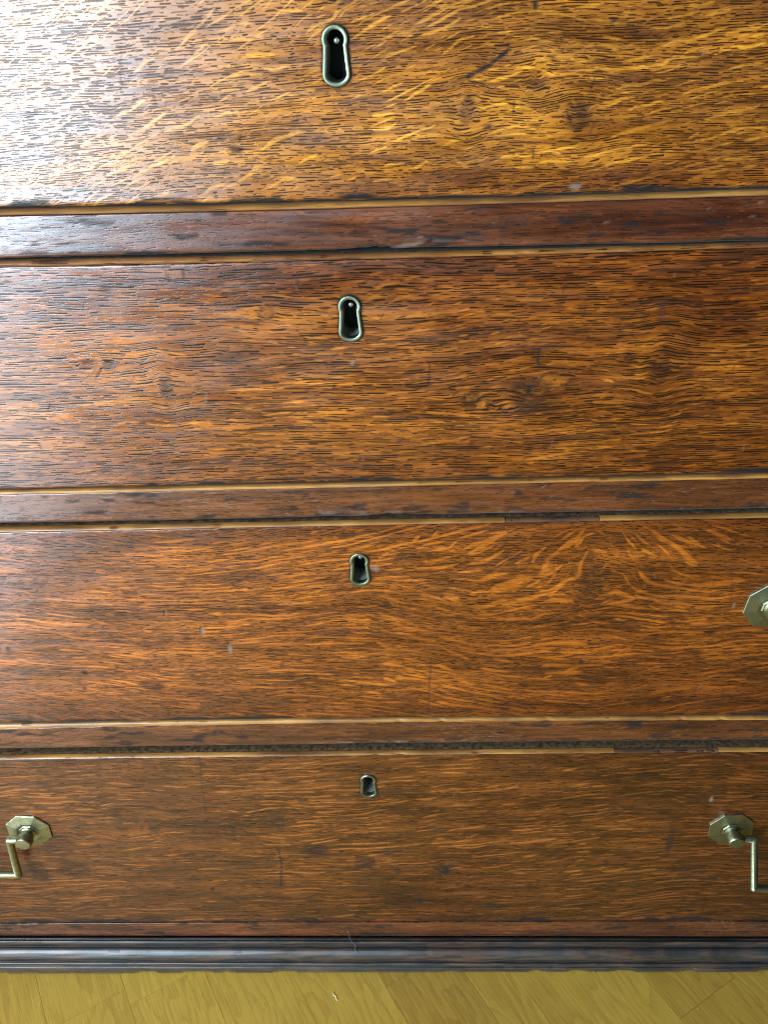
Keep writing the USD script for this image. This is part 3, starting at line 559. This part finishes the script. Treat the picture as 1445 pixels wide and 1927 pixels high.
TONES = [  # old varnish darker at edges; darkening with x paints in the window falloff
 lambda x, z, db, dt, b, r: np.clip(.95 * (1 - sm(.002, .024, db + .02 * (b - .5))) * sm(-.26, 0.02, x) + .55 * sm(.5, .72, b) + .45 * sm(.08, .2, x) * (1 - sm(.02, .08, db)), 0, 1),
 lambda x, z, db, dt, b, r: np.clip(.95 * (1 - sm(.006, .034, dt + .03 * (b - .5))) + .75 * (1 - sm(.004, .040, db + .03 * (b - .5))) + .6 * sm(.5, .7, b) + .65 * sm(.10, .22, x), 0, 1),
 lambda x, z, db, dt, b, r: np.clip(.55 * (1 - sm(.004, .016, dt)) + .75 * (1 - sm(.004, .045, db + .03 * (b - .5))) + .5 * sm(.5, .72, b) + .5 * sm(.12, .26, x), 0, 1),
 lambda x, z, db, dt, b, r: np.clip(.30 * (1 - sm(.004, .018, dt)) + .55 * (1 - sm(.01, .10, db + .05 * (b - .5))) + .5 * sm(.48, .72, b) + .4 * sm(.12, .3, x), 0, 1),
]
LABELS = ['honey-coloured top drawer with broad slanting pale ray flecks', 'russet second drawer with dense dark pore lines and clustered knots',
          'amber third drawer with feathered orange flecks and one brass rosette at its right', 'dark umber bottom drawer with blotchy stains and two brass drop handles']
drawers = []
TOPZ = lambda x: 0 * x + .034
for d, (zt, zb, lt) in enumerate([(TOPZ, Z['d1b'], None), (Z['d2t'], Z['d2b'], Z['b2t']), (Z['d3t'], Z['d3b'], Z['b3t']), (Z['d4t'], Z['d4b'], Z['b4t'])]):
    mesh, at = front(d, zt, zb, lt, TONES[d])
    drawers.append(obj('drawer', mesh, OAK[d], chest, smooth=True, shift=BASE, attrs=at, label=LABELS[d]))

def strip_mesh(x0, x1, top, bot, prof, step=.002, wob=.00012, seed=0, chips=()):
    """a strip along x whose section runs down from top to bottom: prof = [(share of the height from the top, y)]"""
    xs = np.linspace(x0, x1, max(3, int((x1 - x0) / step)))
    zt, zb = top(xs), bot(xs)
    R = []
    for i, (s, y) in enumerate(prof):
        zz = zt + (zb - zt) * s
        w = wob * 2 * (fbm(np.stack([xs * 90, 0 * xs + s * 3, 0 * xs], -1), 3, seed) - .5)
        yy = np.full_like(xs, y) + (w if 0 < i < len(prof) - 1 else 0)
        for cx_, cw, cd in chips:
            yy = yy + cd * np.exp(-((xs - cx_) / cw) ** 2) * (1 if y < .002 else 0)
        R.append(np.stack([xs, yy, zz], 1))
    V = np.stack(R, 1)                                                 # (nx, np, 3)
    nu, nv = V.shape[:2]
    F = [grid_faces(nu, nv, True)]
    ends = []
    V = V.reshape(-1, 3)
    for e, flip in ((0, False), (nu - 1, True)):
        idx = e * nv + np.arange(nv)
        q = np.stack([np.full(nv - 2, idx[0]), idx[1:-1], idx[2:]], 1)
        ends.append(q[:, ::-1] if flip else q)
    F = np.vstack([np.vstack([F[0][:, [0, 1, 2]], F[0][:, [0, 2, 3]]])] + ends)
    return V, F
ROUND = [(0, .0170), (0, .0020), (.03, .0006), (.12, -.0006), (.27, -.0014), (.45, -.0018), (.63, -.0015), (.80, -.0006), (.93, .0008), (1, .0022), (1, .0170)]
FLAT = [(0, .0170), (0, .0014), (.10, .0001), (.25, -.0005), (.6, -.0006), (.85, -.0003), (.97, .0007), (1, .0016), (1, .0170)]
TOPB = [(0, .0026), (0, .0016), (.07, .0004), (.25, -.0007), (.5, -.0011), (.78, -.0006), (.95, .0005), (1, .0010), (1, .0026)]
def dn(f, a): return lambda x: f(x) - a
bead_lbl = 'pale rounded bead along the bottom edge'
for i, (t, b, prof, ch) in enumerate([(Z['d1b'], Z['b1b'], ROUND, [(.02, .004, .0004)]), (Z['d2b'], Z['b2b'], FLAT, []), (Z['d3b'], Z['b3b'], FLAT, [(.02, .002, .0008), (-.012, .003, .0007), (.10, .003, .0006), (.2, .002, .0009), (.23, .003, .0007)])]):
    obj('cock_bead', strip_mesh(X0, X1, dn(t, .0005), b, prof, seed=20 + i, chips=ch), M_BEAD, drawers[i], smooth=35, shift=BASE)
obj('cock_bead', strip_mesh(X0, X1, Z['b2t'], Z['d2t'], TOPB, wob=.0003, seed=24, chips=[(-.03, .006, .0006), (.06, .002, .0008), (-.16, .004, .0006), (.16, .003, .0005)]), M_BEAD_OLD, drawers[1], smooth=35, shift=BASE)
for x0, x1, m in ((X0, .0592, M_BEAD), (.0597, .1192, M_BEAD_DARK), (.1197, X1, M_BEAD)):
    obj('cock_bead', strip_mesh(x0, x1, Z['b3t'], Z['d3t'], TOPB, seed=25), m, drawers[2], smooth=35, shift=BASE, label='dark wood patch let into the top bead' if m is M_BEAD_DARK else None)
for x0, x1, m in ((X0, .1540, M_BEAD), (.1545, .2334, M_BEAD_DARK), (.2340, X1, M_BEAD)):
    obj('cock_bead', strip_mesh(x0, x1, Z['b4t'], Z['d4t'], TOPB, wob=.0003, seed=26, chips=[(-.03, .003, .0008), (-.012, .004, .0009), (.05, .003, .0005)]), m, drawers[3], smooth=35, shift=BASE, label='dark wood patch let into the top bead' if m is M_BEAD_DARK else None)

# escutcheons: a brass keyhole rim let into the wood, the cut behind it, the lock's pin and plate
for d in range(4):
    k = KEYS[d]
    v, f = loft([(.0, .0030), (-.02, .0002), (.15, -.0006), (.45, -.0010), (1.75, -.0011), (2.2, -.0008), (2.45, -.0001), (2.55, .0012)], k)
    obj('escutcheon', (v, f), M_RING, drawers[d], smooth=40, shift=BASE)
    v, f = loft([(.02, .0170), (.03, .009), (.02, .0028)], k)
    v = v + np.stack([0 * v[:, 0], 0 * v[:, 0], 0 * v[:, 0]], 1)
    obj('keyhole_cut', (v, f), M_LINING, drawers[d], smooth=40, shift=BASE)
    obj('lock_plate', box(k[0] - .016, k[0] + .016, .0168, .0188, k[1] - .02, k[1] + .02), M_IRON, drawers[d], shift=BASE)
    c = trimesh.creation.revolve(np.array([(0, .0), (.0009, .00005), (.00135, .0004), (.00145, .001), (.00145, .0120), (0, .0120)]), sections=24)
    c.apply_transform(trimesh.transformations.rotation_matrix(-math.pi / 2, [1, 0, 0]))
    c.apply_translation([k[0] + .0003, .0046, k[1] + .0064])
    obj('lock_pin', c, M_STEEL, drawers[d], smooth=40, shift=BASE)

# drop handles
def lathe_y(prof, at, n=40):
    c = trimesh.creation.revolve(np.array(prof), sections=n)           # along z
    c.apply_transform(trimesh.transformations.rotation_matrix(math.pi / 2, [1, 0, 0]))   # z -> -y
    c.apply_translation(at)
    return c
def rosette(at, turn):
    """an octagonal plate: thin rim, a narrow bevel, eight low facets rising to a raised collar"""
    rings = [(.0196, .0), (.0196, .0010), (.0191, .0013), (.0105, .0027), (.0080, .0025), (.0072, .0031)]
    V = []
    for r, h in rings:
        for i in range(8):
            a = turn + i * math.pi / 4
            V.append((at[0] + r * math.cos(a), at[1] - h, at[2] + r * math.sin(a)))
    V.append((at[0], at[1] - .0031, at[2]))
    F = []
    for r in range(len(rings) - 1):
        for i in range(8):
            a, b = r * 8 + i, r * 8 + (i + 1) % 8
            F += [(a, b, b + 8), (a, b + 8, a + 8)]
    o = (len(rings) - 1) * 8
    F += [(o + i, o + (i + 1) % 8, len(V) - 1) for i in range(8)]
    return np.array(V), np.array(F)
POST = [(0, .0026), (.0060, .0026), (.0062, .0036), (.0050, .0044), (.0047, .0056), (.0058, .0068), (.0066, .0082), (.0068, .0110), (.0066, .0136), (.0061, .0146), (.0057, .0150), (.0030, .0152), (0, .0152)]
def rod(a, b, r, n=18):
    a, b = np.asarray(a, float), np.asarray(b, float)
    c = trimesh.creation.cylinder(radius=r, segment=[a, b], sections=n)
    return np.array(c.vertices), np.array(c.faces)
def handle(dr, xp, z, beta, inner, length, turn=math.pi / 8, turn2=math.pi / 8, flare=.0150, pin=.0158):
    """a pair of posts on rosettes and the bail between them; xp = the post that shows, inner = side on which the other stands"""
    x2 = xp + inner * .110
    for x, t in ((xp, turn), (x2, turn2)):
        obj('rosette', rosette((x, 0, z), t), M_BRASS, dr, shift=BASE)
        obj('post', lathe_y(POST, (x, 0, z)), M_BRASS, dr, smooth=35, shift=BASE)
    y, zz = -.0098, z - .0005
    dz, dy = -math.cos(beta) * length, -math.sin(beta) * length
    pts = [(xp + inner * .004, y, zz), (xp + inner * pin, y, zz), (xp + inner * flare, y + dy, zz + dz), (x2 - inner * flare, y + dy, zz + dz), (x2 - inner * pin, y, zz), (x2 - inner * .004, y, zz)]
    import manifold3d
    r = .0030
    tot = manifold3d.Manifold()
    for a, b in zip(pts[:-1], pts[1:]):
        A, B = np.array(a), np.array(b)
        u = (B - A) / np.linalg.norm(B - A)
        e = 0.0009
        ring = []
        s = np.cross(u, [0.3, 1, .2]); s /= np.linalg.norm(s); t = np.cross(u, s)
        for c_, rr in ((A - u * (r * .85), r * .62), (A - u * r * .35, r), (B + u * r * .35, r), (B + u * (r * .85), r * .62)):
            ring += [c_ + rr * (math.cos(w) * s + math.sin(w) * t) for w in np.linspace(0, 2 * math.pi, 20, endpoint=False)]
        tot += manifold3d.Manifold.hull_points(np.array(ring))
    mm = tot.to_mesh()
    obj('bail', (np.array(mm.vert_properties[:, :3]), np.array(mm.tri_verts)), M_BRASS, dr, smooth=40, shift=BASE)
handle(drawers[3], -.3258, -.5872, math.radians(2), -1, .044, turn=math.pi / 8 - .05, flare=.0165, pin=.0135)
handle(drawers[3], .2610, -.5934, math.radians(31), 1, .041, turn=math.pi / 8 + .06)
handle(drawers[2], .2440, -.3590, math.radians(12), 1, .041, turn=math.pi / 8 - .12)

# ------------------------------------------------------------------ carcass: rails, plinth, sides
def rail(top, bot, d, bites, z_soft=.0010):
    xs = xs_grid(.0016)
    zt, zb = top(xs), bot(xs)
    ragn = fbm(np.stack([xs * 260, 0 * xs, 0 * xs + d], -1), 3, 40 + d)
    for x0, x1, x2, depth in bites:                                     # splintered bite out of the lower edge: from x0, deepest at x1, gone at x2
        w = np.where(xs < x1, sm(x0, x1, xs), 1 - sm(x1, x2, xs))
        zb = zb + depth * w * (.75 + .6 * (ragn - .4))
    nz = int((zt.mean() - zb.mean()) / .0011)
    tt = np.linspace(0, 1, nz + 1)
    Xg, T = np.meshgrid(xs, tt, indexing='ij')
    Zg = zb[:, None] + (zt - zb)[:, None] * T
    db = Zg - zb[:, None]
    P = np.stack([Xg, Zg, 0 * Xg + 5 + d], -1)
    Yg = .0008 + .0005 * (fbm(P * [14, 30, 1], 3, 170 + d) - .5)
    R = .0016
    Yg = Yg + np.where(db < R, R - np.sqrt(np.maximum(R * R - (R - db) ** 2, 0)), 0) * .5
    nu, nv = Xg.shape
    V = [np.stack([Xg, Yg, Zg], -1).reshape(-1, 3)]
    F = [grid_faces(nu, nv)]
    n = nu * nv
    for start, rows, flip in ((np.arange(nu) * nv + nv - 1, [(.02, zt)], False), (np.arange(nu) * nv, [(.006, zb + .0001), (.03, bot(xs))], True)):
        prev = start
        for yy, zz in rows:
            cur = n + np.arange(nu)
            V.append(np.stack([xs, np.full(nu, yy), zz], 1)); n += nu
            q = np.stack([prev[:-1], prev[1:], cur[1:], cur[:-1]], 1)
            F.append(q[:, ::-1] if flip else q)
            prev = cur
    V, F = np.vstack(V), np.vstack(F)
    x, z = V[:, 0], V[:, 2]
    P = np.stack([x, z, 0 * x + 9 + d], -1)
    qg = z - .006 * (fbm(P * [10, 40, 1], 3, 200 + d) - .5)
    qf = qg + .12 * (x + .02 * np.sin(x * 30)) + .006 * (fbm(P * [24, 40, 1], 2, 210 + d) - .5)
    db = z - bot(x)
    broad = fbm(P * [14, 60, 1], 3, 220 + d)
    grime = .8 * sm(.62, .75, fbm(P * [60, 240, 1], 3, 230 + d)) + .5 * (1 - sm(.0, .0025, db + .004 * (broad - .4)))
    scuff = np.zeros_like(x)
    for x0, x1, x2, depth in bites:
        w = np.exp(-((x - x1) / ((x2 - x0) * .45)) ** 2) * (1 - sm(.0015, .007, db))
        scuff = np.maximum(scuff, .55 * w * sm(.5, .68, fbm(P * [90, 500, 1], 3, 240 + d)))
        grime = np.maximum(grime, .9 * w * sm(.45, .6, fbm(P * [70, 400, 1], 3, 241 + d)))
    r2 = np.random.default_rng(300 + d)
    for _ in range(26):
        a = np.array([r2.uniform(-.3, .3), r2.uniform(z.min() + .001, z.max() - .004)])
        L, th = r2.uniform(.0008, .004), r2.uniform(-.4, .8)
        b = a + L * np.array([math.cos(th), math.sin(th)])
        ab = b - a; t = np.clip(((x - a[0]) * ab[0] + (z - a[1]) * ab[1]) / (ab @ ab), 0, 1)
        scuff = np.maximum(scuff, r2.uniform(.15, .5) * (1 - sm(.0001, .0007, np.hypot(x - a[0] - t * ab[0], z - a[1] - t * ab[1]))))
    dust = np.where(V[:, 1] > .004, .9, 0)
    edge = np.clip(.6 * sm(.5, .7, broad) + .4 * sm(.08, .22, x), 0, 1)  # random tone, plus light falloff to the right painted into the colour
    return (V, F), dict(flow=np.stack([x, qf, qg], 1), tone=np.stack([0 * x, .5 + 0 * x, np.clip(grime, 0, 1)], 1), extra=np.stack([dust, scuff, edge], 1), figure=np.zeros((len(x), 3)))
for i, (t, b, bites) in enumerate([
        (Z['b1b'], Z['r1b'], [(-.052, -.0105, -.0085, .0016), (-.0085, .004, .05, .0005)]),
        (Z['b2b'], Z['r2b'], [(-.075, -.052, -.03, .0008), (-.034, -.014, .03, .0022), (.03, .05, .07, .0005)]),
        (Z['b3b'], Z['r3b'], [(-.07, -.03, .02, .0008)])]):
    mesh, at = rail(lambda x, t=t: t(x) + .0002, b, i, bites)
    obj('rail', mesh, M_RAIL, chest, smooth=True, shift=BASE, attrs=at)

def zray(v, y, x=0.0):
    """height of the point at depth y below the lens whose sight line drops v per unit forwards"""
    return -(0.45 + y) * v
T = lambda px: (0.776 / 0.434) * 0 + math.tan(math.radians(31.71) + math.atan((px - 963.5) / 1560.0)) * 1.0
SL = lambda x: (0.0 - .0039 * (x + .018) / .33 * 1.0)                   # the plinth runs a touch downhill to the right
def pl(px, y):
    k = (0.776 / 0.434) / T(1830)
    return y, -(0.45 + y) * T(px) * k
zz_bot = lambda x: 0 * x + pl(1765, 0)[1] + SL(x)
mesh, at = rail(lambda x: Z['d4b'](x) - .0016, zz_bot, 3, [])
obj('bottom_rail', mesh, M_RAIL, chest, smooth=True, shift=BASE, attrs=at)
prof = [pl(1764, .010), pl(1765.5, .0025), pl(1768, .0008), pl(1770.5, .0002), pl(1772.0, -.0022), pl(1773.6, -.0034), pl(1777, -.0040), pl(1780, -.0040), pl(1781.6, -.0032), pl(1783.2, -.0034),
        pl(1784.4, -.0046), pl(1786.5, -.0062), pl(1790, -.0079), pl(1794, -.0093), pl(1799, -.0107), pl(1804, -.0118), pl(1807.5, -.0122), pl(1810, -.0119), pl(1812, -.0122),
        pl(1813.5, -.0138), pl(1816, -.0148), pl(1818.2, -.0150), pl(1819.2, -.0144), pl(1820.6, -.0146), pl(1822, -.0156), pl(1825.5, -.0163), pl(1829.5, -.0165), (-.0150, ZF + .0012), (.012, ZF + .0010)]
xs = np.unique(np.concatenate([np.linspace(-.552, -.43, 20), np.arange(-.43, .36, .0012), np.linspace(.36, .484, 20)]))
yy = np.interp(np.linspace(0, len(prof) - 1, 82), np.arange(len(prof)), [p[0] for p in prof])
zz = np.interp(np.linspace(0, len(prof) - 1, 82), np.arange(len(prof)), [p[1] for p in prof])
Xg, Yg = np.meshgrid(xs, yy, indexing='ij'); Zg = np.broadcast_to(zz, Xg.shape) + SL(Xg) * sm(ZF + .001, ZF + .006, np.broadcast_to(zz, Xg.shape))
P = np.stack([Xg * 60, Zg * 700, Yg * 100], -1)
amp = np.where(Yg < .002, 1.0, 0)
Yg = Yg + amp * (.0004 * (fbm(P * [.5, 1, 1], 4, 501) - .5) + .0006 * (fbm(P * [.25, .6, 1], 2, 502) - .5))
lowe = sm(ZF + .009, ZF + .0035, Zg) * amp
ch = fbm(np.stack([Xg * 55, 0 * Xg, 0 * Xg], -1), 4, 503)
Yg = Yg + lowe * .0016 * sm(.52, .72, ch)
V = np.stack([Xg, Yg, Zg], -1).reshape(-1, 3)
obj('plinth_moulding', (V, grid_faces(*Xg.shape, True)), M_PLINTH, chest, smooth=True, shift=BASE, label='dark moulded plinth with worn lower lip')

XL, XR, ZT = -.544, .476, .050
for x0, x1 in ((XL, XL + .0295), (XR - .0295, XR)):
    obj('side_panel', box(x0, x1, .0012, .46, ZF + .002, ZT), M_CARCASS, chest, shift=BASE)
obj('back_panel', box(XL + .03, XR - .03, .45, .458, ZF + .004, ZT - .001), M_CARCASS, chest, shift=BASE)
b = trimesh.creation.box([XR - XL + .03, .49, .020]); b.apply_translation([(XL + XR) / 2, .2255, ZT + .0105])
obj('top_board', b, M_CARCASS, chest, shift=BASE)
obj('top_rail', box(XL + .03, XR - .03, .0014, .022, .0346, ZT - .0005), M_CARCASS, chest, shift=BASE)
for z0 in (-.1035, -.272, -.479):
    obj('dust_board', box(XL + .03, XR - .03, .0305, .448, z0 - .006, z0 + .004), M_CARCASS, chest, shift=BASE)
obj('bottom_board', box(XL + .03, XR - .03, .0145, .448, ZF + .012, ZF + .024), M_CARCASS, chest, shift=BASE)

# ------------------------------------------------------------------ floor: oak strips laid on the slant
floor = tag(thing('floor', (0, 0, ZF)), label='yellow oak parquet strips running on the slant under the chest', category='floor', kind='structure')
obj('subfloor', box(-3.0, 3.0, -3.2, 2.0, ZF - .05, ZF - .012), M_SUB, floor, shift=np.array([0, 0, ZF]))
ax = np.array([math.sin(math.radians(31.2)), -math.cos(math.radians(31.2))])   # along a strip, towards the lens
bx = np.array([-ax[1], ax[0]])                                                 # across, to the right
W = .0815 * math.cos(math.radians(31.2))
o0 = np.array([-.0405, -.0103])
fr = np.random.default_rng(77)
tones = {-5: .25, -4: .2, -3: .1, -2: .12, -1: .15, 0: .62, 1: .42, 2: .22, 3: .45, 4: .42}
joints = {3: [o0 @ ax + .0], -2: [], -3: [], -4: []}
def s_of(p): return (np.array(p) - o0) @ ax
ends = {3: s_of((.273, -.0324)), -3: s_of((-.234, -.025)), -4: s_of((-.287, -.0377))}
for k in range(-15, 16):
    off = ends.get(k, fr.uniform(0, .42))
    L = .42
    for m in range(-4, 5):
        s0, s1 = off + m * L, off + (m + 1) * L
        mid = o0 + bx * (k + .5) * W + ax * (s0 + s1) / 2
        if not (-1.15 < mid[0] < 1.1 and -1.15 < mid[1] < .62):
            continue
        g, c = .00005, .00012
        top = [(s0 + g, k * W + g), (s1 - g, k * W + g), (s1 - g, (k + 1) * W - g), (s0 + g, (k + 1) * W - g)]
        ins = [(s0 + g + c, k * W + g + c), (s1 - g - c, k * W + g + c), (s1 - g - c, (k + 1) * W - g - c), (s0 + g + c, (k + 1) * W - g - c)]
        lift = fr.uniform(-.00004, .00004)
        V, loc = [], []
        for ring, z in ((top, -.012), (top, -.0003), (ins, 0.0)):
            for s, t in ring:
                q = o0 + ax * s + bx * t
                V.append((q[0], q[1], ZF + z + lift)); loc.append((s, t))
        F = [(r * 4 + i, r * 4 + (i + 1) % 4, r * 4 + 4 + (i + 1) % 4, r * 4 + 4 + i) for r in (0, 1) for i in range(4)] + [(8, 9, 10, 11)]
        loc = np.array(loc)
        tone = tones.get(k, .35) if m in (-1, 0) else fr.uniform(0, .8)
        tone = float(np.clip(tone + fr.uniform(-.08, .08), 0, 1))
        flow = np.stack([loc[:, 0] + k * 3.17 + m * 1.3, loc[:, 1] + k * 1.9, np.full(len(loc), tone)], 1)
        obj('plank', (np.array(V), np.array(F)), M_FLOOR, floor, shift=np.array([0, 0, ZF]), attrs=dict(flow=flow))

# ------------------------------------------------------------------ small things lying about
def chip(a, b, w, h, seed):
    r = np.random.default_rng(seed)
    a, b = np.array(a), np.array(b)
    n = 7
    d = (b - a); side = np.array([-d[1], d[0]]) / np.linalg.norm(d)
    pts = []
    for i in range(n):
        t = i / (n - 1)
        c = a + d * t + side * r.normal(0, w * .35)
        ww = w * (.25 + .9 * math.sin(math.pi * (.15 + .8 * t))) * r.uniform(.6, 1.2)
        hh = h * r.uniform(.5, 1.2)
        pts += [(*(c - side * ww), ZF + .0002), (*(c + side * ww), ZF + .0002), (*(c + side * ww * .3), ZF + .0002 + hh), (*(c - side * ww * .4), ZF + .0002 + hh * .8)]
    V = np.array(pts); F = []
    for i in range(n - 1):
        for j in range(4):
            p, q = i * 4 + j, i * 4 + (j + 1) % 4
            F += [(p, q, q + 4), (p, q + 4, p + 4)]
    F += [(0, 2, 1), (0, 3, 2)]; e = (n - 1) * 4; F += [(e, e + 1, e + 2), (e, e + 2, e + 3)]
    return V, np.array(F)
def lone(name, mesh, mat, label, cat):
    V, F = mesh
    c = np.array([V[:, 0].mean(), V[:, 1].mean(), V[:, 2].min()])
    o = thing(name, c)
    stage.RemovePrim(o.GetPath())
    m = usdkit.mesh(stage, prim_path(name, None), (V - c, F), mat, smooth=False)
    m.AddTranslateOp().Set(Gf.Vec3d(*map(float, c)))
    return tag(m.GetPrim(), label=label, category=cat)
lone('wood_splinter', chip((-.0790, -.0330), (-.0740, -.0408), .0006, .0006, 3), M_SPLINTER, 'pale little wood splinter lying on the yellow floor left of centre', 'splinter')
lone('crumb', chip((.2499, -.0483), (.2508, -.0490), .0004, .0004, 5), M_SPLINTER, 'tiny white crumb on the shaded floor at the right', 'crumb')
def thread(pts, r):
    from scipy.interpolate import CubicSpline
    pts = np.array(pts); t = np.linspace(0, 1, len(pts)); q = CubicSpline(t, pts)(np.linspace(0, 1, 28))
    V, F = [], []
    for i, c in enumerate(q):
        u = q[min(i + 1, 27)] - q[max(i - 1, 0)]; u /= np.linalg.norm(u)
        s = np.cross(u, [.2, 1, .3]); s /= np.linalg.norm(s); w = np.cross(u, s)
        V += [c + r * (math.cos(a) * s + math.sin(a) * w) for a in np.linspace(0, 2 * math.pi, 6, endpoint=False)]
    for i in range(27):
        for j in range(6):
            p, n_ = i * 6 + j, i * 6 + (j + 1) % 6
            F += [(p, n_, n_ + 6), (p, n_ + 6, p + 6)]
    return np.array(V), np.array(F)
z0 = pl(1772, -.003)[1]
lone('lint_thread', thread([(-.0640, -.0006, z0 + .014), (-.0632, -.0030, z0 + .007), (-.0605, -.0046, z0 + .0012), (-.0575, -.0060, z0 - .0022), (-.0585, -.0072, z0 - .0040), (-.0540, -.0100, z0 - .0085)], .0002), M_LINT, 'curled grey thread of lint caught in the groove above the dark plinth', 'lint')
